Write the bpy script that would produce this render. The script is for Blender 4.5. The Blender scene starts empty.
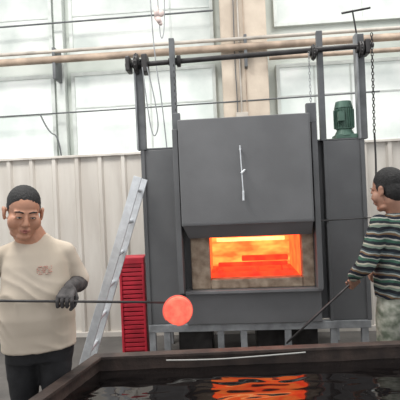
import bpy, bmesh, math, random
from mathutils import Vector, Matrix, noise, Euler
random.seed(4)
scn = bpy.context.scene
try:
    scn.view_settings.view_transform = 'Standard'
except Exception: pass

# ------------------------------------------------------------ materials
def mat(name, col, rough=.6, metal=0., var=.0, scale=6., bump=0., bscale=40., emit=None, estr=0., col2=None, spec=.5, stretch=(1,1,1), detail=6):
    m = bpy.data.materials.new(name); m.use_nodes = True
    nt = m.node_tree; b = nt.nodes['Principled BSDF']
    b.inputs['Roughness'].default_value = rough; b.inputs['Metallic'].default_value = metal
    b.inputs['Specular IOR Level'].default_value = spec
    c = (*col, 1); b.inputs['Base Color'].default_value = c
    tc = nt.nodes.new('ShaderNodeTexCoord'); mp = nt.nodes.new('ShaderNodeMapping')
    mp.inputs['Scale'].default_value = stretch
    nt.links.new(tc.outputs['Object'], mp.inputs['Vector'])
    if var > 0 or col2:
        n = nt.nodes.new('ShaderNodeTexNoise'); n.inputs['Scale'].default_value = scale; n.inputs['Detail'].default_value = detail
        r = nt.nodes.new('ShaderNodeValToRGB')
        r.color_ramp.elements[0].position = .35; r.color_ramp.elements[1].position = .68
        if col2:
            r.color_ramp.elements[0].color = (*col2, 1); r.color_ramp.elements[1].color = c
        else:
            r.color_ramp.elements[0].color = (*[x*(1-var) for x in col], 1); r.color_ramp.elements[1].color = (*[min(1, x*(1+var)) for x in col], 1)
        nt.links.new(mp.outputs[0], n.inputs['Vector']); nt.links.new(n.outputs['Fac'], r.inputs[0]); nt.links.new(r.outputs[0], b.inputs['Base Color'])
        if emit is not None and estr > 0 and emit == 'base':
            nt.links.new(r.outputs[0], b.inputs['Emission Color']); b.inputs['Emission Strength'].default_value = estr
    if emit is not None and emit != 'base':
        b.inputs['Emission Color'].default_value = (*emit, 1); b.inputs['Emission Strength'].default_value = estr
    if bump > 0:
        n2 = nt.nodes.new('ShaderNodeTexNoise'); n2.inputs['Scale'].default_value = bscale; n2.inputs['Detail'].default_value = 4
        bp = nt.nodes.new('ShaderNodeBump'); bp.inputs['Strength'].default_value = bump; bp.inputs['Distance'].default_value = .01
        nt.links.new(mp.outputs[0], n2.inputs['Vector']); nt.links.new(n2.outputs['Fac'], bp.inputs['Height']); nt.links.new(bp.outputs[0], b.inputs['Normal'])
    return m

def stripes_mat(name, bands, period):
    m = bpy.data.materials.new(name); m.use_nodes = True
    nt = m.node_tree; b = nt.nodes['Principled BSDF']; b.inputs['Roughness'].default_value = .95; b.inputs['Specular IOR Level'].default_value=.15
    tc = nt.nodes.new('ShaderNodeTexCoord'); sp = nt.nodes.new('ShaderNodeSeparateXYZ')
    nt.links.new(tc.outputs['Object'], sp.inputs[0])
    n = nt.nodes.new('ShaderNodeTexNoise'); n.inputs['Scale'].default_value = 7
    nt.links.new(tc.outputs['Object'], n.inputs['Vector'])
    a = nt.nodes.new('ShaderNodeMath'); a.operation = 'MULTIPLY_ADD'; a.inputs[1].default_value = .06
    nt.links.new(n.outputs['Fac'], a.inputs[0]); nt.links.new(sp.outputs['Z'], a.inputs[2])
    sl = nt.nodes.new('ShaderNodeMath'); sl.operation='MULTIPLY_ADD'; sl.inputs[1].default_value=.14
    nt.links.new(sp.outputs['X'], sl.inputs[0]); nt.links.new(a.outputs[0], sl.inputs[2])
    d = nt.nodes.new('ShaderNodeMath'); d.operation = 'DIVIDE'; d.inputs[1].default_value = period
    nt.links.new(sl.outputs[0], d.inputs[0])
    f = nt.nodes.new('ShaderNodeMath'); f.operation = 'FRACT'; nt.links.new(d.outputs[0], f.inputs[0])
    r = nt.nodes.new('ShaderNodeValToRGB'); r.color_ramp.interpolation = 'CONSTANT'
    cr = r.color_ramp
    cr.elements[0].position = 0; cr.elements[0].color = (*bands[0][1], 1)
    cr.elements[1].position = bands[1][0]; cr.elements[1].color = (*bands[1][1], 1)
    for p, c in bands[2:]:
        e = cr.elements.new(p); e.color = (*c, 1)
    nt.links.new(f.outputs[0], r.inputs[0]); nt.links.new(r.outputs[0], b.inputs['Base Color'])
    n2 = nt.nodes.new('ShaderNodeTexNoise'); n2.inputs['Scale'].default_value = 120
    bp = nt.nodes.new('ShaderNodeBump'); bp.inputs['Strength'].default_value = .4; bp.inputs['Distance'].default_value = .005
    nt.links.new(tc.outputs['Object'], n2.inputs['Vector']); nt.links.new(n2.outputs['Fac'], bp.inputs['Height']); nt.links.new(bp.outputs[0], b.inputs['Normal'])
    return m

M = {}
M['furn'] = mat('furnace_grey_paint', (.122,.124,.128), .55, .0, .12, 3, .08, 60)
M['gate'] = mat('gate_grey_paint', (.145,.146,.150), .5, .0, .12, 2.5, .08, 60)
M['lip'] = mat('lip_grey', (.18,.18,.185), .5, .0, .15, 5)
M['dark'] = mat('dark_steel', (.045,.042,.042), .5, .4, .3, 12)
M['frame'] = mat('post_steel', (.12,.125,.13), .5, .2, .2, 8)
M['beam'] = mat('beam_grey', (.28,.29,.30), .55, .1, .25, 10)
M['brick'] = mat('refractory', (.46,.36,.27), .95, 0, .0, 14, .5, 50, col2=(.24,.17,.12))
M['alu'] = mat('aluminium', (.68,.70,.72), .4, .5, .1, 20)
M['red'] = mat('red_paint', (.50,.02,.04), .5, 0, .2, 8)
M['green'] = mat('motor_green', (.09,.17,.13), .5, .1, .2, 10)
M['tan'] = mat('tan_pipe', (.38,.29,.22), .6, .0, .3, 5)
M['tanl'] = mat('grey_pipe', (.46,.42,.37), .6, .0, .2, 5)
M['conc'] = mat('column_concrete', (.64,.55,.45), .9, 0, 0, 3, .3, 30, col2=(.50,.42,.34))
M['sheet'] = mat('sheet_white', (.67,.635,.58), .5, .1, 0, 1.6, 0, col2=(.53,.49,.44), stretch=(3,3,.6))
M['wallw'] = mat('wall_whitewash', (.62,.65,.61), .9, 0, 0, 1.4, .3, 12, col2=(.46,.50,.46))
M['glass'] = mat('frosted_window', (.82,.84,.81), .6, 0, 0, 1.6, .15, 8, col2=(.56,.61,.58), emit='base', estr=.26)
M['glass2'] = mat('grey_upper_window', (.70,.72,.69), .6, 0, 0, 1.6, .15, 8, col2=(.46,.50,.475), emit='base', estr=.12)  # upper panes: greyer copy of the frosted glass with weaker emission
M['winf'] = mat('window_frame', (.60,.63,.60), .7, 0, .1, 6)
M['floor'] = mat('floor_concrete', (.14,.13,.12), .85, 0, 0, 2, .3, 20, col2=(.08,.075,.07))
M['tank'] = mat('tank_rust', (.085,.06,.05), .6, .2, 0, 9, .4, 50, col2=(.04,.03,.027))
M['hose'] = mat('hose', (.34,.34,.32), .6)
M['skin'] = mat('skin', (.44,.215,.135), .5, 0, .12, 14, .05, 150)
M['skin2'] = mat('skin_b', (.36,.19,.13), .55, 0, .12, 18)
M['lips'] = mat('lips', (.30,.10,.08), .5)
M['hair'] = mat('hair', (.012,.011,.011), .7, 0, .3, 60, .8, 200)
M['white'] = mat('eye_white', (.40,.33,.28), .3)
M['black'] = mat('iris', (.02,.013,.01), .3)
M['shirt'] = mat('tshirt_cream', (.60,.52,.43), .95, 0, 0, 2.6, 0, 30, col2=(.44,.375,.30), spec=.1, detail=2)
M['pants'] = mat('black_trousers', (.014,.014,.016), .85, 0, .3, 12, .3, 60)
M['glove'] = mat('dark_glove', (.055,.05,.05), .85, 0, .4, 25, .3, 90)
M['camo'] = mat('faded_camo_trousers', (.40,.40,.34), .95, 0, 0, 16, .2, 80, col2=(.12,.14,.10), detail=2)
M['shoe'] = mat('shoe', (.03,.025,.02), .6)
M['print'] = mat('shirt_print', (.54,.26,.21), .9, 0, 0, 60, col2=(.56,.40,.33))
M['sweat'] = stripes_mat('striped_knit', [(0,(.02,.022,.026)),(.14,(.17,.21,.17)),(.24,(.40,.38,.31)),(.31,(.03,.035,.04)),(.44,(.05,.11,.08)),(.56,(.34,.35,.31)),(.62,(.022,.025,.035)),(.76,(.17,.11,.065)),(.84,(.28,.30,.28)),(.91,(.05,.065,.075))], .14)
M['disc'] = mat('glowing_steel', (.85,.15,.09), .8, 0, 0, 22, .3, 50, col2=(.80,.085,.055), emit='base', estr=1.0)
M['knit'] = mat('sweater_collar', (.03,.035,.04), .9)

def emis(name, c1, c2, s, scale, stretch=(1,1,1)):
    m = bpy.data.materials.new(name); m.use_nodes = True; nt = m.node_tree
    b = nt.nodes['Principled BSDF']; b.inputs['Base Color'].default_value = (.1,.03,.02,1); b.inputs['Roughness'].default_value=.9
    tc = nt.nodes.new('ShaderNodeTexCoord'); mp = nt.nodes.new('ShaderNodeMapping'); mp.inputs['Scale'].default_value = stretch
    n = nt.nodes.new('ShaderNodeTexNoise'); n.inputs['Scale'].default_value = scale
    r = nt.nodes.new('ShaderNodeValToRGB'); r.color_ramp.elements[0].position=.35; r.color_ramp.elements[1].position=.65
    r.color_ramp.elements[0].color=(*c1,1); r.color_ramp.elements[1].color=(*c2,1)
    nt.links.new(tc.outputs['Object'], mp.inputs[0]); nt.links.new(mp.outputs[0], n.inputs['Vector']); nt.links.new(n.outputs['Fac'], r.inputs[0])
    nt.links.new(r.outputs[0], b.inputs['Emission Color']); b.inputs['Emission Strength'].default_value = s
    return m
M['hot1'] = emis('hot_brick_orange_yellow', (1,.07,.014), (1,.22,.04), 3.0, 5, (1,1,3))
M['hotw'] = emis('hot_heating_elements', (1,.30,.09), (1,.42,.16), 3.4, 9)
M['hot2'] = emis('hot_brick_orange', (1,.045,.012), (1,.10,.018), 2.7, 6)
M['hot3'] = emis('hot_load_red', (.95,.025,.012), (1,.06,.016), 1.5, 9)

# ------------------------------------------------------------ mesh helpers
def new_obj(name, bm, m=None, smooth=False, bevel=0):
    me = bpy.data.meshes.new(name); bm.normal_update(); bm.to_mesh(me); bm.free()
    o = bpy.data.objects.new(name, me); scn.collection.objects.link(o)
    if m: me.materials.append(m)
    if smooth:
        for p in me.polygons: p.use_smooth = True
    if bevel:
        md = o.modifiers.new('b', 'BEVEL'); md.width = bevel; md.segments = 2; md.limit_method='ANGLE'
    return o
def bm_box(bm, x0,x1,y0,y1,z0,z1):
    v = [bm.verts.new(p) for p in [(x0,y0,z0),(x1,y0,z0),(x1,y1,z0),(x0,y1,z0),(x0,y0,z1),(x1,y0,z1),(x1,y1,z1),(x0,y1,z1)]]
    for f in [(3,2,1,0),(4,5,6,7),(0,1,5,4),(1,2,6,5),(2,3,7,6),(3,0,4,7)]: bm.faces.new([v[i] for i in f])
def boxes(name, lst, m, bevel=.004):
    bm = bmesh.new()
    for b in lst: bm_box(bm, *b)
    return new_obj(name, bm, m, bevel=bevel)
def frame_of(d):
    d = d.normalized(); u = Vector((0,0,1)) if abs(d.z) < .9 else Vector((1,0,0))
    a = d.cross(u).normalized(); return a, d.cross(a).normalized()
def bm_cone(bm, p0, p1, r0, r1, n=14):
    p0=Vector(p0); p1=Vector(p1); a,b = frame_of(p1-p0); R=[]
    for p,r in ((p0,r0),(p1,r1)):
        R.append([bm.verts.new(p + a*math.cos(2*math.pi*i/n)*r + b*math.sin(2*math.pi*i/n)*r) for i in range(n)])
    for i in range(n):
        bm.faces.new([R[0][i],R[0][(i+1)%n],R[1][(i+1)%n],R[1][i]])
    bm.faces.new(R[0][::-1]); bm.faces.new(R[1])
def bm_ell(bm, c, r, rot=None, u=18, v=12):
    mtx = Matrix.Translation(Vector(c)) @ (rot.to_4x4() if rot else Matrix()) @ Matrix.Diagonal((*r,1))
    bmesh.ops.create_uvsphere(bm, u_segments=u, v_segments=v, radius=1, matrix=mtx)
def bm_limb(bm, pts, rad, n=16):
    for p,r in zip(pts,rad): bm_ell(bm, p, (r,r,r), u=n, v=10)
    for i in range(len(pts)-1): bm_cone(bm, pts[i], pts[i+1], rad[i], rad[i+1], n)
def tube(name, pts, r, m, n=10):
    cu = bpy.data.curves.new(name,'CURVE'); cu.dimensions='3D'; cu.bevel_depth=r; cu.bevel_resolution=3; cu.use_fill_caps=True
    s = cu.splines.new('NURBS' if len(pts)>2 else 'POLY'); s.points.add(len(pts)-1)
    for p,q in zip(s.points,pts): p.co=(*q,1)
    if len(pts)>2: s.use_endpoint_u=True; s.order_u=3
    o = bpy.data.objects.new(name,cu); scn.collection.objects.link(o); cu.materials.append(m)
    dg = bpy.context.evaluated_depsgraph_get(); me = bpy.data.meshes.new_from_object(o.evaluated_get(dg))
    bpy.data.objects.remove(o); o = bpy.data.objects.new(name, me); scn.collection.objects.link(o)
    for p in me.polygons: p.use_smooth=True
    return o
def cyls(name, lst, m, n=24, smooth=True):
    bm = bmesh.new()
    for (p0,p1,r0,r1) in lst: bm_cone(bm,p0,p1,r0,r1,n)
    o = new_obj(name,bm,m)
    md=o.modifiers.new('b','BEVEL'); md.width=.002; md.segments=1; md.limit_method='ANGLE'; md.angle_limit=math.radians(50)
    return o
def chain(name, p0, p1, m, L=.035, w=.011, r=.0035):
    bm = bmesh.new(); p0=Vector(p0); p1=Vector(p1); d=(p1-p0); k=max(2,int(d.length/(L*.75))); a,b=frame_of(d); dn=d.normalized()
    for j in range(k):
        c = p0 + d*((j+.5)/k); s = a if j%2 else b; t = b if j%2 else a; N=10; R=[]
        for i in range(N):
            an=2*math.pi*i/N; q=c+dn*math.sin(an)*L*.5+s*math.cos(an)*w; on=(dn*math.sin(an)+s*math.cos(an)).normalized()
            R.append([bm.verts.new(q+on*r*math.cos(x)+t*r*math.sin(x)) for x in (0,math.pi/2,math.pi,3*math.pi/2)])
        for i in range(N):
            for h in range(4): bm.faces.new([R[i][h],R[i][(h+1)%4],R[(i+1)%N][(h+1)%4],R[(i+1)%N][h]])
    return new_obj(name,bm,m,smooth=True)
def group(name, pivot, objs, rz=0):
    e = bpy.data.objects.new(name,None); scn.collection.objects.link(e); e.location=pivot; e.empty_display_size=.1
    for o in objs:
        o.parent=e; o.matrix_parent_inverse=Matrix.Translation(-Vector(pivot))
    e.rotation_euler=(0,0,math.radians(rz)); return e

YAW=-4
# ------------------------------------------------------------ room shell
fl = boxes('floor', [(-7,8,-1,7.2,-.1,0)], M['floor'], 0)
WP=(0.4,6.2,0)
wb = boxes('wall_back', [(-7,8,6.2,6.4,0,6.5)], M['wallw'], 0)
def rot_about(o,p,deg):
    T=Matrix.Translation(Vector(p))@Matrix.Rotation(math.radians(deg),4,'Z')@Matrix.Translation(-Vector(p)); o.matrix_world=T@o.matrix_world
rot_about(wb,WP,YAW)
def window(name,x0,x1,z0,z1,xs,zs,gm='glass'):
    g = boxes('glass',[(x0,x1,6.165,6.185,z0,z1)],M[gm],0)
    L=[(x0-.05,x1+.05,6.14,6.2,z0-.05,z0),(x0-.05,x1+.05,6.14,6.2,z1,z1+.05),(x0-.05,x0,6.14,6.2,z0,z1),(x1,x1+.05,6.14,6.2,z0,z1)]
    for x in xs: L.append((x-.012,x+.012,6.155,6.19,z0,z1))
    for z in zs: L.append((x0,x1,6.155,6.19,z-.012,z+.012))
    f = boxes('muntins',L,M['winf'],.003)
    return group(name,WP,[g,f],YAW)
window('window_1',-1.68,.24,2.30,3.40,[-.62],[2.96])
window('window_2',1.16,3.8,2.30,3.34,[1.62,2.1],[2.95])
window('window_3',-4.6,-2.02,2.30,3.40,[-3.1],[2.9])
window('window_4',-1.68,.24,3.75,5.2,[-.30],[4.25],'glass2')
window('window_5',1.16,3.8,3.95,5.2,[2.3],[],'glass2')
window('window_6',-4.6,-2.02,3.75,5.2,[-3.1],[4.25],'glass2')
pil = boxes('concrete_column',[(.38,.99,5.95,6.2,0,6.5),(.36,1.01,5.93,6.2,0,.3)],M['conc'],.02); rot_about(pil,WP,YAW)
p2 = boxes('trim_1',[(-1.92,-1.80,6.08,6.2,0,6.5)],M['winf'],.01); rot_about(p2,WP,YAW)
cf=[tube('conduit',[(.62,5.93,2.3),(.62,5.93,6.4)],.012,M['tanl']),
    tube('conduit_b',[(.56,5.93,2.3),(.57,5.93,2.9),(.55,5.93,3.5),(.60,5.93,6.4)],.007,M['frame']),
    tube('conduit_c',[(.69,5.93,2.3),(.70,5.93,3.3),(.67,5.93,6.4)],.006,M['tan']),
    boxes('junction_box',[(.54,.70,5.87,5.95,2.62,2.72)],M['tanl'],.006)]
group('column_conduit',WP,cf,YAW)
P=[]
P.append(tube('main_pipe',[(-6.5,5.86,3.56),(7.5,5.86,3.56)],.048,M['tan']))
P.append(tube('upper_pipe',[(-6.5,5.86,3.67),(7.5,5.86,3.67)],.024,M['tanl']))
P.append(tube('lower_pipe',[(1.0,5.87,3.40),(7.5,5.87,3.40)],.03,M['tan']))
P.append(boxes('pipe_brackets',[(x-.02,x+.02,5.84,6.2,3.30,3.72) for x in (-4,-1.85,.7,3.1,5)],M['frame']))
group('wall_pipes',WP,P,YAW)
c1=tube('cable_1',[(-6.5,5.95,2.86),(-2,5.95,2.84),(2.4,5.95,2.9)],.010,M['frame'])
c2=tube('cable_2',[(-6.5,5.95,4.06),(-2.5,5.95,4.08),(.3,5.95,4.1)],.012,M['frame'])
c3=tube('cable_3',[(-2.1,5.93,2.85),(-2.0,5.93,2.6),(-1.85,5.93,2.55),(-1.83,5.93,2.2)],.010,M['frame'])
group('wall_cables',WP,[c1,c2,c3],YAW)
def corr(name,x0,x1,y,z0,z1,pitch=.285):
    bm=bmesh.new(); xs=[]; x=x0
    while x<x1:
        xs+= [(x,0),(x+pitch*.72,0),(x+pitch*.79,-.035),(x+pitch*.93,-.035)]; x+=pitch
    xs.append((x,0)); lo=[bm.verts.new((a,y+b,z0)) for a,b in xs]; hi=[bm.verts.new((a,y+b,z1)) for a,b in xs]
    for i in range(len(xs)-1): bm.faces.new([lo[i],lo[i+1],hi[i+1],hi[i]])
    o=new_obj(name,bm,M['sheet']); md=o.modifiers.new('s','SOLIDIFY'); md.thickness=.004; return o
s=corr('sheets',-6,6.5,5.36,0,2.19)
t=boxes('cap_rail',[(-6,6.6,5.31,5.40,2.18,2.21),(-6,6.6,5.38,5.43,1.1,1.16),(-6,6.6,5.31,5.40,0,.06)],M['sheet'])
group('corrugated_partition',(0.4,5.36,0),[s,t],YAW)

# ------------------------------------------------------------ furnace
F=[]
F.append(boxes('shell',[(-.495,.03,3.98,5.05,.52,2.06),(.87,1.41,3.98,5.05,.52,2.06),(.03,.87,3.98,5.05,1.34,2.06),(.03,.87,3.98,5.05,.52,.88),(.03,.87,4.75,5.05,.88,1.34)],M['furn'],0))
F.append(boxes('front_columns',[(-.495,-.20,3.90,3.985,.52,2.06),(1.075,1.41,3.90,3.985,.52,2.06)],M['furn'],.008))
F.append(boxes('column_flanges',[(-.505,-.47,3.885,3.905,.52,2.07),(1.075,1.10,3.885,3.905,.52,2.07),(1.385,1.42,3.885,3.905,.52,2.07),(-.505,1.42,3.90,5.06,2.06,2.075)],M['furn'],.004))
F.append(boxes('guides',[(-.20,-.155,3.72,3.9,.82,2.20),(.955,1.0,3.74,3.9,.82,2.20)],M['furn'],.004))
F.append(boxes('sill_panel',[(-.155,1.0,3.86,3.985,.52,.80)],M['gate'],.006))
F.append(boxes('sill',[(-.155,1.0,3.80,3.985,.795,.822)],M['lip'],.004))
F.append(boxes('refractory_frame',[(-.10,.065,3.87,4.0,.822,1.36),(.855,.955,3.87,4.0,.822,1.36),(.065,.855,3.87,4.0,.822,.905),(.065,.855,3.87,4.0,1.31,1.36)],M['brick'],.012))
F.append(boxes('chamber_back',[(.031,.869,4.70,4.749,.881,1.339)],M['hot1'],0))
F.append(boxes('chamber_sides',[(.031,.05,3.985,4.70,.881,1.339),(.85,.869,3.985,4.70,.881,1.339)],M['hot2'],0))
F.append(boxes('chamber_floor',[(.05,.85,3.985,4.70,.881,.90)],M['hot3'],0))
F.append(boxes('chamber_roof',[(.05,.85,3.985,4.70,1.32,1.339)],M['hot1'],0))
F.append(cyls('heating_elements',[((.10,4.66,z),(.80,4.66,z),.020,.020) for z in (1.225,1.175)],M['hotw'],12))
bm=bmesh.new()
bm_box(bm,.09,.80,4.05,4.09,.90,.935); bm_box(bm,.12,.78,4.3,4.36,.95,.985); bm_box(bm,.10,.5,4.18,4.24,.925,.96); bm_box(bm,.35,.8,4.42,4.5,.98,1.03)
for x in (.14,.45,.74): bm_box(bm,x-.02,x+.02,4.06,4.55,.90,.955)
F.append(new_obj('hot_workpieces',bm,M['hot3'],bevel=.008))
bm=bmesh.new(); bm_box(bm,-.146,.936,3.68,3.83,1.385,2.27)
F.append(new_obj('gate_box',bm,M['gate'],bevel=.007))
bm=bmesh.new()
q=[(-.14,3.70,1.387),(.93,3.70,1.387),(.93,3.85,1.387),(-.14,3.85,1.387),(-.10,3.79,1.275),(.93,3.79,1.275),(.93,3.85,1.275),(-.10,3.85,1.275)]
v=[bm.verts.new(p) for p in q]
for f in [(0,1,2,3),(7,6,5,4),(4,5,1,0),(5,6,2,1),(6,7,3,2),(7,4,0,3)]: bm.faces.new([v[i] for i in f])
F.append(new_obj('gate_lip',bm,M['gate'],bevel=.004))
F.append(boxes('gate_seams',[(-.146,.936,3.677,3.682,1.40,1.412),(.925,.931,3.677,3.682,1.39,2.27)],M['furn'],0))
F.append(boxes('gate_top_lugs',[(-.19,-.13,3.74,3.80,2.18,2.34),(.92,1.0,3.74,3.80,2.20,2.36)],M['frame'],.004))
F.append(cyls('gate_handle',[((.372,3.655,1.62),(.36,3.655,2.03),.005,.005),((.372,3.655,1.64),(.372,3.69,1.64),.009,.009),((.361,3.655,2.0),(.361,3.69,2.0),.009,.009),((.36,3.65,1.80),(.395,3.65,1.83),.009,.008),((.37,3.655,1.58),(.372,3.655,1.66),.010,.009)],M['alu'],12))
L=[(-.50,1.41,3.88,3.94,.455,.52),(-.50,1.41,4.98,5.04,.455,.52)]
for x in (-.47,-.34,.13,.33,.71,1.10,1.36):
    L+= [(x-.028,x+.028,3.885,3.935,0,.46)]
    if x in (-.47,.33,1.36): L+=[(x-.028,x+.028,4.985,5.035,0,.46)]
L+=[(x-.05,x+.05,3.86,3.96,0,.012) for x in (-.47,.33,1.36)]
F.append(boxes('base_frame',L,M['beam'],.003))
F.append(boxes('lower_box',[(-.25,.05,3.98,4.3,.10,.455),(.45,1.0,4.1,4.5,.2,.455)],M['dark'],.01))
F.append(boxes('posts',[(-.525,-.455,3.88,3.95,2.06,2.86),(-.20,-.155,3.76,3.82,2.18,2.98),(1.055,1.105,3.88,3.93,2.06,3.0),(1.38,1.45,3.88,3.95,2.06,2.95)],M['frame'],.004))
F.append(boxes('post_edges',[(-.53,-.515,3.86,3.95,2.06,2.86),(1.375,1.39,3.86,3.95,2.06,2.95)],M['beam'],.002))
F.append(cyls('shaft',[((-.60,3.86,2.80),(1.52,3.86,2.84),.022,.022)],M['dark'],16))
W=[]
for x,r in ((-.50,.085),(-.185,.07),(-.13,.05),(1.02,.06),(1.41,.065)):
    W.append(((x-.016,3.86,2.81),(x+.016,3.86,2.81),r,r)); W.append(((x-.035,3.86,2.81),(x+.035,3.86,2.81),r*.45,r*.45))
F.append(cyls('sprockets',W,M['dark'],20))
bm=bmesh.new()
for x,r in ((-.50,.085),(-.185,.07),(1.02,.06),(1.41,.065)):
    for i in range(16):
        a=2*math.pi*i/16; c=Vector((x,3.86+math.cos(a)*r,2.81+math.sin(a)*r)); bm_ell(bm,c,(.007,.01,.01),u=6,v=4)
F.append(new_obj('sprocket_teeth',bm,M['dark']))
F.append(boxes('bearings',[(-.59,-.55,3.80,3.93,2.74,2.87),(-.45,-.40,3.80,3.93,2.72,2.88),(1.44,1.48,3.80,3.93,2.76,2.88)],M['dark'],.01))
F.append(chain('lift_chain_a',(-.165,3.77,2.79),(-.165,3.77,2.33),M['dark']))
F.append(chain('lift_chain_b',(.965,3.77,2.79),(.965,3.77,2.35),M['beam'],w=.007,r=.0025))
F.append(chain('weight_chain',(1.49,3.80,2.92),(1.49,3.84,2.1),M['dark'],L=.035,w=.009,r=.004))
F.append(tube('hand_chain',[(-.44,3.80,2.76),(-.40,3.78,2.3),(-.36,3.78,2.12),(-.30,3.78,2.3),(-.40,3.80,2.76)],.005,M['beam']))
F.append(tube('chain_drop',[(1.49,3.84,2.1),(1.50,3.84,1.7),(1.47,3.86,1.5)],.008,M['dark']))
F.append(tube('top_bracket',[(1.40,3.9,2.93),(1.37,3.9,3.16)],.007,M['dark']))
F.append(tube('top_bracket_bar',[(1.28,3.9,3.14),(1.52,3.9,3.17)],.009,M['dark']))
bm=bmesh.new()
bm_cone(bm,(1.28,3.98,2.16),(1.28,3.98,2.34),.072,.072,24)
for i in range(24):
    a=2*math.pi*i/24; c=Vector((1.28+math.cos(a)*.077,3.98+math.sin(a)*.077,2.25)); 
    R=Matrix.Rotation(a,3,'Z'); mtx=Matrix.Translation(c)@R.to_4x4()@Matrix.Diagonal((.02,.004,.16,1)); bmesh.ops.create_cube(bm,size=1,matrix=mtx)
bm_cone(bm,(1.28,3.98,2.34),(1.28,3.98,2.40),.080,.066,24)
bm_cone(bm,(1.28,3.98,2.10),(1.28,3.98,2.16),.09,.06,24)
bm_box(bm,1.21,1.26,3.87,3.92,2.22,2.30)
bm_box(bm,1.19,1.37,3.90,4.06,2.075,2.11)
F.append(new_obj('gear_motor',bm,M['green'],bevel=.002))
F.append(cyls('latch_rod',[((1.02,3.84,1.38),(1.46,3.84,1.39),.005,.005),((1.08,3.84,1.38),(1.08,3.9,1.38),.009,.009),((1.40,3.84,1.39),(1.40,3.9,1.39),.009,.009)],M['dark'],10))
group('heat_treatment_furnace',(.46,3.9,0),F,YAW)

# ------------------------------------------------------------ ladder
def lad():
    bm=bmesh.new(); b=Vector((-1.08,0,0.0)); tp=Vector((-.475,0,1.79)); d=tp-b; n=Vector((-d.z,0,d.x)).normalized()
    ya,yb=3.50,3.885
    for y in (ya,yb):
        vs=[]
        for p in (b,tp):
            for (s,w) in ((-.032,-.012),(.032,-.012),(.032,.012),(-.032,.012)): vs.append(bm.verts.new(Vector((p.x,y+w,p.z))+n*s))
        for f in [(3,2,1,0),(4,5,6,7),(0,1,5,4),(1,2,6,5),(2,3,7,6),(3,0,4,7)]: bm.faces.new([vs[i] for i in f])
    k=7
    for i in range(k):
        c=b+d*((i+.6)/k); bm_cone(bm,(c.x,ya,c.z),(c.x,yb,c.z),.016,.016,10)
    bmesh.ops.translate(bm,verts=bm.verts,vec=(0,0,.012))
    return new_obj('aluminium_ladder',bm,M['alu'],bevel=.002)
lad()
R=[boxes('case',[(-.80,-.56,4.28,4.52,.10,.16),(-.80,-.56,4.28,4.52,1.02,1.08),(-.80,-.775,4.28,4.52,.16,1.02),(-.585,-.56,4.28,4.52,.16,1.02),(-.775,-.585,4.34,4.50,.16,1.02)],M['red'],.006),
   boxes('louvres',[(-.775,-.585,4.29,4.35,.19+i*.042,.222+i*.042) for i in range(20)],M['red'],.003),
   boxes('feet',[(-.79,-.76,4.29,4.51,0,.10),(-.60,-.57,4.29,4.51,0,.10)],M['dark'])]
group('red_louvred_cabinet',(-.68,4.4,0),R,0)

# ------------------------------------------------------------ quench tank
def tank():
    out=[Vector((-.735,2.965)),Vector((2.3,2.965)),Vector((2.5,1.3)),Vector((-1.20,1.3))]
    c=sum(out,Vector((0,0)))/4
    def inset(w):
        res=[]
        for i in range(4):
            p0=out[i-1];p1=out[i];p2=out[(i+1)%4]; d1=(p1-p0).normalized(); d2=(p2-p1).normalized()
            n1=Vector((d1.y,-d1.x)); n2=Vector((d2.y,-d2.x))
            if (c-p1).dot(n1)<0: n1=-n1
            if (c-p1).dot(n2)<0: n2=-n2
            a=p1+n1*w; b=p1+n2*w; den=d1.x*d2.y-d1.y*d2.x; tt=((b.x-a.x)*d2.y-(b.y-a.y)*d2.x)/den; res.append(a+d1*tt)
        return res
    def ringsolid(bm,o,i,z0,z1):
        V=[[bm.verts.new((p.x,p.y,z)) for p in r] for r,z in ((o,z0),(o,z1),(i,z1),(i,z0))]
        for k in range(4):
            a,b=V[k],V[(k+1)%4]
            for j in range(4): bm.faces.new([a[j],a[(j+1)%4],b[(j+1)%4],b[j]])
    bm=bmesh.new(); ringsolid(bm,inset(0),inset(.075),.60,.62); ringsolid(bm,inset(0),inset(.008),.555,.60)
    rim=new_obj('rim',bm,M['tank'],bevel=.003)
    bm=bmesh.new(); ringsolid(bm,inset(.03),inset(.045),0,.60)
    i2=inset(.045); vv=[bm.verts.new((p.x,p.y,.02)) for p in i2]; bm.faces.new(vv)
    bmesh.ops.recalc_face_normals(bm,faces=bm.faces)
    wl=new_obj('walls',bm,M['tank'])
    i3=inset(.046); bm=bmesh.new()
    N=260; Mm=150; grid=[]
    for a in range(N+1):
        row=[]
        for b in range(Mm+1):
            u=a/N; w=b/Mm; p=(i3[0]*(1-u)+i3[1]*u)*(1-w)+(i3[3]*(1-u)+i3[2]*u)*w
            z=.520+.0045*noise.noise(Vector((p.x*4,p.y*9,1)))+.0016*noise.noise(Vector((p.x*10,p.y*22,5)))
            row.append(bm.verts.new((p.x,p.y,z)))
        grid.append(row)
    for a in range(N):
        for b in range(Mm): bm.faces.new([grid[a][b],grid[a][b+1],grid[a+1][b+1],grid[a+1][b]])
    bmesh.ops.recalc_face_normals(bm,faces=bm.faces)
    m=bpy.data.materials.new('quench_oil'); m.use_nodes=True; b=m.node_tree.nodes['Principled BSDF']
    b.inputs['Base Color'].default_value=(.006,.005,.005,1); b.inputs['Roughness'].default_value=.03; b.inputs['IOR'].default_value=1.6
    wt=new_obj('quench_liquid',bm,m,smooth=True)
    hs=tube('hose',[(-.26,2.87,.588),(.0,2.865,.580),(.3,2.865,.588),(.63,2.87,.600)],.0045,M['hose'])
    group('quench_tank',(.6,2.1,0),[rim,wl,wt,hs],0)
tank()

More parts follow.
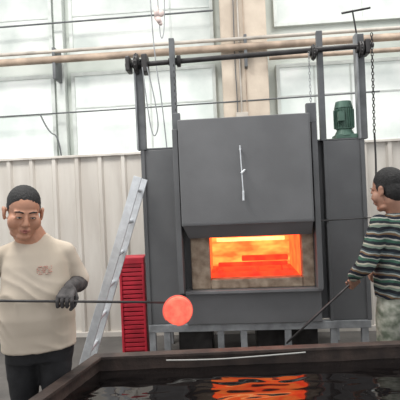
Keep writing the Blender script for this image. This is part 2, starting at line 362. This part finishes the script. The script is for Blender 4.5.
# ------------------------------------------------------------ people
def fuse(bm, voxel, it=4, disp=None, factor=.5):
    o=new_obj('tmp',bm); md=o.modifiers.new('r','REMESH'); md.mode='VOXEL'; md.voxel_size=voxel
    sm=o.modifiers.new('s','SMOOTH'); sm.factor=factor; sm.iterations=it
    dg=bpy.context.evaluated_depsgraph_get(); me=bpy.data.meshes.new_from_object(o.evaluated_get(dg)); bpy.data.objects.remove(o)
    if disp:
        ns=[v.normal.copy() for v in me.vertices]
        for v,n in zip(me.vertices,ns): v.co=v.co+n*disp(v.co)
    return me
class Body:
    def __init__(s): s.parts=[]
    def add(s,me,m): s.parts.append((me,m))
    def addbm(s,bm,m):
        me=bpy.data.meshes.new('t'); bm.normal_update(); bm.to_mesh(me); bm.free(); s.parts.append((me,m))
    def build(s,name):
        V=[];Fc=[];mi=[];mats=[]
        for me,m in s.parts:
            if m not in mats: mats.append(m)
            k=mats.index(m); off=len(V); V+=[tuple(v.co) for v in me.vertices]
            for p in me.polygons: Fc.append([i+off for i in p.vertices]); mi.append(k)
        me=bpy.data.meshes.new(name); me.from_pydata(V,[],Fc)
        for m in mats: me.materials.append(m)
        for p,k in zip(me.polygons,mi): p.material_index=k; p.use_smooth=True
        me.update(); o=bpy.data.objects.new(name,me); scn.collection.objects.link(o); return o
def loft(bm, rings, T, n=28, e=2.3):
    RR=[]
    for (z,cx,cy,rx,ry) in rings:
        r=[]
        for i in range(n):
            a=2*math.pi*i/n; c=math.cos(a); s_=math.sin(a)
            x=cx+rx*math.copysign(abs(c)**(2/e),c); y=cy+ry*math.copysign(abs(s_)**(2/e),s_); r.append(bm.verts.new(T@Vector((x,y,z))))
        RR.append(r)
    for a,b in zip(RR[:-1],RR[1:]):
        for i in range(n): bm.faces.new([a[i],a[(i+1)%n],b[(i+1)%n],b[i]])
    bm.faces.new(RR[0][::-1]); bm.faces.new(RR[-1])
def head(B, c, yaw, pitch, roll, s, skin, fat=1., neck_to=None, crop=False):
    T=Matrix.Translation(Vector(c))@Matrix.Rotation(math.radians(yaw),4,'Z')@Matrix.Rotation(math.radians(pitch),4,'X')@Matrix.Rotation(math.radians(roll),4,'Y')@Matrix.Scale(s,4)
    bm=bmesh.new()
    def E(p,r): bm_ell(bm,p,r,u=24,v=16)
    E((0,.012,.03),(.076,.094,.088)); E((0,-.022,-.035),(.062*fat,.066,.078)); E((0,-.03,-.07),(.052*fat,.05,.045))
    for k in (-1,1):
        E((k*.038*fat,-.050,-.036),(.033,.032,.038)); E((k*.012,-.098,-.036),(.010,.010,.009))
        E((k*.080*(.5+.5*fat),.012,-.008),(.009,.020,.031)); E((k*.084*(.5+.5*fat),.018,.008),(.008,.015,.015)); E((k*.078*(.5+.5*fat),.004,-.032),(.008,.010,.012))
        E((k*.031,-.079,.001),(.019,.010,.012))
    E((0,-.066,-.103),(.028*fat,.024,.022)); bm_limb(bm,[Vector((0,-.086,.008)),Vector((0,-.106,-.032))],[.009,.014],10)
    bm_limb(bm,[Vector((-.048,-.066,.02)),Vector((-.018,-.080,.021)),Vector((.018,-.080,.021)),Vector((.048,-.066,.02))],[.008,.009,.009,.008],10)
    E((0,-.084,-.068),(.028,.016,.018))
    if fat>1.05: E((0,-.02,-.10),(.05*fat,.05,.03))
    for v in bm.verts: v.co=T@v.co
    if neck_to is not None:
        nb=T@Vector((0,.02,-.06)); bm_limb(bm,[nb,Vector(neck_to)],[.058*s*fat,.064*s*fat],18)
    B.add(fuse(bm,.0048*s,3),skin)
    bm=bmesh.new(); 
    bm_limb(bm,[Vector((-.021,-.092,-.066)),Vector((0,-.0985,-.0635)),Vector((.021,-.092,-.066))],[.003,.005,.003],8)
    bm_limb(bm,[Vector((-.018,-.092,-.070)),Vector((0,-.098,-.0735)),Vector((.018,-.092,-.070))],[.003,.006,.003],8)
    for v in bm.verts: v.co=T@v.co
    B.addbm(bm,M['lips'])
    for nm,mm in (('w',M['white']),('i',M['black']),('b',M['hair'])):
        bm=bmesh.new()
        for k in (-1,1):
            if nm=='w': bm_ell(bm,(k*.031,-.0865,-.003),(.012,.0065,.0032))
            elif nm=='i':
                bm_ell(bm,(k*.030,-.0917,-.003),(.0045,.0026,.0032))
                bm_limb(bm,[Vector((k*.019,-.0895,.000)),Vector((k*.031,-.0920,.002)),Vector((k*.044,-.0855,-.001))],[.0012,.0020,.0012],6)
            else:
                bm_limb(bm,[Vector((k*.015,-.0885,.022)),Vector((k*.032,-.0855,.026)),Vector((k*.050,-.0735,.022))],[.0032,.004,.0024],6)
        for v in bm.verts: v.co=T@v.co
        B.addbm(bm,mm)
    bm=bmesh.new()
    if crop:
        E((0,.021,.048),(.0795,.093,.083)); E((0,.050,.0),(.069,.060,.068))
        for k in (-1,1): E((k*.065,.014,.026),(.015,.036,.030))
    else:
        E((0,.024,.045),(.082,.096,.090)); E((0,.050,-.012),(.076,.068,.080))
        for k in (-1,1): E((k*.066,.010,.016),(.017,.038,.036))
    for v in bm.verts: v.co=T@v.co
    B.add(fuse(bm,.005*s,2,lambda p: .0025*noise.noise(p*90)),M['hair'])
def grip(B, c, axis, n, wrist_t, s, m, side=1, r=.013):
    a=axis.normalized(); t=(wrist_t-a*wrist_t.dot(a)).normalized(); n=(n-a*n.dot(a)-t*n.dot(t)).normalized(); c=Vector(c)
    def Q(x,y,z): return c+(a*x*side+t*y+n*z)*s
    bm=bmesh.new()
    for x in (-.030,-.010,.010,.030):
        bm_limb(bm,[Q(x,-.012,r+.014),Q(x*.9,.035,r+.016),Q(x*.7,.078,r+.012)],[.012*s,.0145*s,.017*s],12)
    bm_limb(bm,[Q(0,.07,r+.012),Q(0,.11,r+.012)],[.027*s,.029*s],14)
    w=Q(0,.11,r+.012)
    B.add(fuse(bm,.0045,2),m)
    for i,(x,ln) in enumerate(((-.033,.85),(-.011,.97),(.011,1.05),(.033,.98))):
        f=bmesh.new(); R=r+.0105
        bm_limb(f,[Q(x,-.010,R+.006),Q(x*1.04,-R*1.15*ln,R*.55),Q(x*1.02,-R*1.0,-R*.72),Q(x*.96,.004*ln,-R*1.12)],[.0108*s,.010*s,.0092*s,.008*s],10)
        B.add(fuse(f,.0035,2),m)
    f=bmesh.new(); R=r+.0105
    bm_limb(f,[Q(.030,.055,R+.004),Q(.047,.030,R*.2),Q(.040,.008,-R*1.1),Q(.026,-.012,-R*1.6)],[.014*s,.012*s,.0108*s,.009*s],10)
    B.add(fuse(f,.0035,2),m)
    return w
def fold(amp, sc=7, seed=0):
    def f(p): return amp*noise.noise(Vector((p.x*sc+seed,p.y*sc,p.z*sc*.55)))+amp*.5*noise.noise(Vector((p.x*sc*2.3,p.y*sc*2.3+seed,p.z*sc*2.8)))
    return f
def creases(amp, seed, kx=1., fr=38):
    def f(p):
        w=noise.noise(Vector((p.x*4+seed,p.y*4,p.z*4)))
        q=math.sin((p.z*1.2+kx*p.x*.9)*fr+w*5)
        m=max(0,.35+.9*noise.noise(Vector((p.x*4,p.y*4+seed,p.z*4))))
        return amp*(1-2*abs(q)**.7)*m
    return f
def shoe(B,ank,d):
    bm=bmesh.new(); a=Vector(ank); d=Vector(d).normalized()
    bm_limb(bm,[a+Vector((0,0,-.01)),a+Vector((0,0,-.045))-d*.03,a+d*.10+Vector((0,0,-.045)),a+d*.16+Vector((0,0,-.05))],[.045,.035,.036,.03],14)
    B.add(fuse(bm,.01,3),M['shoe'])

# --- left worker
B=Body(); V=Vector
T=Matrix.Translation((-.985,2.655,0))@Matrix.Rotation(math.radians(16),4,'Z')
bm=bmesh.new()
loft(bm,[(.775,0,.015,.212,.158),(.80,0,.015,.210,.156),(.88,0,.005,.210,.160),(.97,0,-.012,.214,.172),(1.08,0,-.022,.205,.170),(1.18,0,-.018,.192,.152),(1.27,0,-.012,.187,.135),(1.335,0,-.005,.178,.115),(1.385,0,.0,.140,.092),(1.418,0,.003,.098,.078),(1.44,0,.003,.072,.068)],T)
shL=T@V((.172,-.005,1.325)); shR=T@V((-.172,-.005,1.325))
elL=V((-.758,2.775,1.125)); elR=V((-1.37,2.76,1.14))
mL=shL.lerp(elL,.88); mR=shR.lerp(elR,.85)
bm_limb(bm,[T@V((.10,0,1.35)),shL,shL.lerp(elL,.45),mL],[.060,.060,.061,.066]); bm_limb(bm,[T@V((-.10,0,1.35)),shR,shR.lerp(elR,.45),mR],[.060,.060,.062,.068])
c1f=creases(.006,3.1,1.,24); ff=fold(.004,6,2)
B.add(fuse(bm,.009,4,lambda p: ff(p)+c1f(p)*(.25+.75*max(0,min(1,(1.32-p.z)*3)))),M['shirt'])
bm=bmesh.new()
for i in range(24):
    a0=2*math.pi*i/24;a1=2*math.pi*(i+1)/24
    bm_limb(bm,[T@V((.074*math.cos(a0),-.005+.070*math.sin(a0),1.430+.014*math.sin(a0))),T@V((.074*math.cos(a1),-.005+.070*math.sin(a1),1.430+.014*math.sin(a1)))],[.007,.007],8)
B.addbm(bm,M['shirt'])
head(B,(-1.005,2.560,1.575),28,17,5,1.15,M['skin'],1.2,T@V((0,.005,1.38)),True)
rod0=V((-1.75,2.355,1.155)); rod1=V((-.215,2.50,1.04)); rd=(rod1-rod0).normalized()
gL=rod0.lerp(rod1,(-.755+1.75)/(1.535)); gR=rod0.lerp(rod1,(-1.40+1.75)/(1.535))
wL=grip(B,gL,rd,V((0,-.15,1)),V((0,1,.25)),1.12,M['glove'],1,.012)
wR=grip(B,gR,rd,V((0,-.15,1)),V((0,1,.25)),1.12,M['glove'],-1,.012)
for el,w,sh in ((elL,wL,shL),(elR,wR,shR)):
    bm=bmesh.new(); bm_limb(bm,[sh.lerp(el,.6),el,el.lerp(w,.35)],[.050,.048,.046]); B.add(fuse(bm,.009,3),M['skin'])
    bm=bmesh.new(); bm_limb(bm,[el.lerp(w,.12),el.lerp(w,.5),w],[.053,.050,.037]); B.add(fuse(bm,.008,3,fold(.004,20)),M['glove'])
bm=bmesh.new()
loft(bm,[(.70,0,.03,.19,.12),(.80,0,.02,.20,.13),(.90,0,.01,.195,.13)],T)
for k,kx in ((-1,-1.10),(1,-.905)):
    bm_limb(bm,[V((kx,2.70,.78)),V((kx-.01,2.715,.48)),V((kx,2.76,.12))],[.105,.082,.062],18)
B.add(fuse(bm,.013,4,fold(.008,8,5)),M['pants'])
shoe(B,(-1.10,2.76,.085),(-.1,-1,0)); shoe(B,(-.92,2.77,.085),(-.35,-1,0))
bm=bmesh.new(); 
for i in range(11):
    for j in range(5):
        if (i*7+j*3)%5==0 or (i+j)%4==0: continue
        x=.02+i*.0075; z=1.225+j*.010
        p=T@V((x,-.150-(1.27-z)*.17,z)); bm_ell(bm,p,(.004,.005,.004),u=6,v=5)
B.addbm(bm,M['print'])
B.build('worker')

bm=bmesh.new(); bm_limb(bm,[rod0,rod1],[.0085,.0065],12)
ro=new_obj('rod',bm,M['dark'],smooth=True)
dc=V((-.150,2.50,.992)); ax=V((.16,-1,.12)).normalized()
bm=bmesh.new(); bm_cone(bm,dc-ax*.028,dc+ax*.028,.078,.078,48)
dk=new_obj('glowing_disc',bm,M['disc'],smooth=False,bevel=.016)
bm=bmesh.new()
N=30; a_,b_=frame_of(ax)
for i in range(N):
    if 2<i<7: continue
    p=dc+ (a_*math.cos(2*math.pi*i/N)+b_*math.sin(2*math.pi*i/N))*.081 ; q_=dc+(a_*math.cos(2*math.pi*(i+1)/N)+b_*math.sin(2*math.pi*(i+1)/N))*.081
    bm_cone(bm,p,q_,.004,.004,8)
rg=new_obj('tong_ring',bm,mat('hot_ring',(.4,.08,.06),.8,emit=(.7,.10,.07),estr=.8))
group('tong_rod_with_hot_disc',(-.2,2.5,1.0),[ro,dk,rg],0)

# --- right worker
B=Body(); th=-155
BX=.075
T=Matrix.Translation((1.325+BX,3.20,0))@Matrix.Rotation(math.radians(th),4,'Z')
bm=bmesh.new()
loft(bm,[(.86,0,.0,.192,.138),(.93,0,.0,.198,.148),(1.05,0,0,.198,.145),(1.2,0,0,.206,.138),(1.32,0,.01,.208,.128),(1.39,0,.02,.190,.108),(1.435,0,.025,.125,.085),(1.47,0,.025,.072,.070)],T)
shL=T@V((.184,.01,1.375)); shR=T@V((-.184,.01,1.375))
elL=V((1.125,3.10,1.10)); elR=V((1.47+BX,3.42,1.12))
hL=V((1.10,3.33,.945)); hR=V((1.27+BX,3.52,.95))
rdir=V((.42,.06,.33)).normalized(); 
wL=grip(B,hL,rdir,V((.5,-.6,.2)),V((.1,-.5,.8)),1.08,M['skin2'],1,.011)
wR=grip(B,hR,V((1,.1,.1)),V((0,0,1)),V((.5,-.6,.3)),1.08,M['skin2'],-1,.012)
bm_limb(bm,[shL,elL,elL.lerp(wL,.92)],[.074,.066,.044]); bm_limb(bm,[shR,elR,elR.lerp(wR,.92)],[.074,.064,.044])
cc=creases(.007,7,-1,30); f2=fold(.006,9,7)
B.add(fuse(bm,.010,4,lambda p: cc(p)+f2(p)),M['sweat'])
bm=bmesh.new()
for i in range(20):
    a0=2*math.pi*i/20;a1=2*math.pi*(i+1)/20
    bm_cone(bm,T@V((.068*math.cos(a0),.025+.066*math.sin(a0),1.475)),T@V((.068*math.cos(a1),.025+.066*math.sin(a1),1.475)),.012,.012,8)
B.addbm(bm,M['knit'])
head(B,(1.320,3.17,1.615),-146,10,0,1.15,M['skin2'],1.08,T@V((0,.02,1.42)))
bm=bmesh.new()
loft(bm,[(.74,0,.0,.175,.125),(.82,0,0,.18,.13),(.92,0,0,.178,.128)],T)
for k in (-1,1):
    h=T@V((k*.09,0,.80)); kn=T@V((k*.11,-.02,.46)); an=T@V((k*.11,.02,.10))
    bm_limb(bm,[h,kn,an],[.105,.09,.068],18)
    shoe(B,T@V((k*.11,.02,.085)),(-.67,.74,0))
B.add(fuse(bm,.013,4,fold(.012,8,9)),M['camo'])
B.build('worker.001')
bm=bmesh.new(); bm_limb(bm,[hL-rdir*.66,hL+rdir*.12],[.008,.0085],12)
o=new_obj('steel_rod',bm,M['dark'],smooth=True)

hc=[tube('cable',[(-.42,4.4,4.6),(-.40,4.4,3.4),(-.37,4.4,2.9),(-.33,4.4,2.6),(-.30,4.4,2.09)],.006,M['beam']),
    tube('cable_loop',[(-.34,4.4,4.6),(-.33,4.4,3.3),(-.30,4.4,3.15),(-.26,4.4,3.4),(-.24,4.4,4.6)],.005,M['beam'])]
bm=bmesh.new(); bm_limb(bm,[V((-.35,4.4,3.50)),V((-.34,4.4,3.40)),V((-.31,4.4,3.34))],[.022,.030,.02],14); bm_ell(bm,(-.30,4.4,3.44),(.03,.02,.035))
hc.append(new_obj('connector',bm,mat('pale_pink',(.62,.50,.47),.6),smooth=True))
group('hanging_power_cable',(-.35,4.4,3.4),hc,0)

# ------------------------------------------------------------ lights, world, camera
w=bpy.data.worlds.new('w'); scn.world=w; w.use_nodes=True
bg=w.node_tree.nodes['Background']; bg.inputs[0].default_value=(.97,.985,1,1); bg.inputs[1].default_value=1.05
def area(name,loc,rot,sx,sy,e,col=(1,1,1)):
    l=bpy.data.lights.new(name,'AREA'); l.shape='RECTANGLE'; l.size=sx; l.size_y=sy; l.energy=e; l.color=col
    o=bpy.data.objects.new(name,l); scn.collection.objects.link(o); o.location=loc; o.rotation_euler=[math.radians(a) for a in rot]; return o
area('added_fill_1',(-2.2,2.6,6.0),(0,12,0),1.6,1.6,310,(1,.98,.94))  # added overhead fill, out of view, brightens the scene and gives soft shadows
area('added_fill_2',(2.8,3.6,6.3),(0,0,0),2.0,1.5,180,(1,.98,.94))  # second added fill above the right side, also unseen

cam=bpy.data.cameras.new('camera'); cam.lens=40.5; cam.sensor_width=36
co=bpy.data.objects.new('camera',cam); scn.collection.objects.link(co)
co.matrix_world=Matrix.Translation((0,0,1.6))@Matrix.Rotation(math.radians(90),4,'X')@Matrix.Rotation(math.radians(-2.5),4,'Z')
scn.camera=co
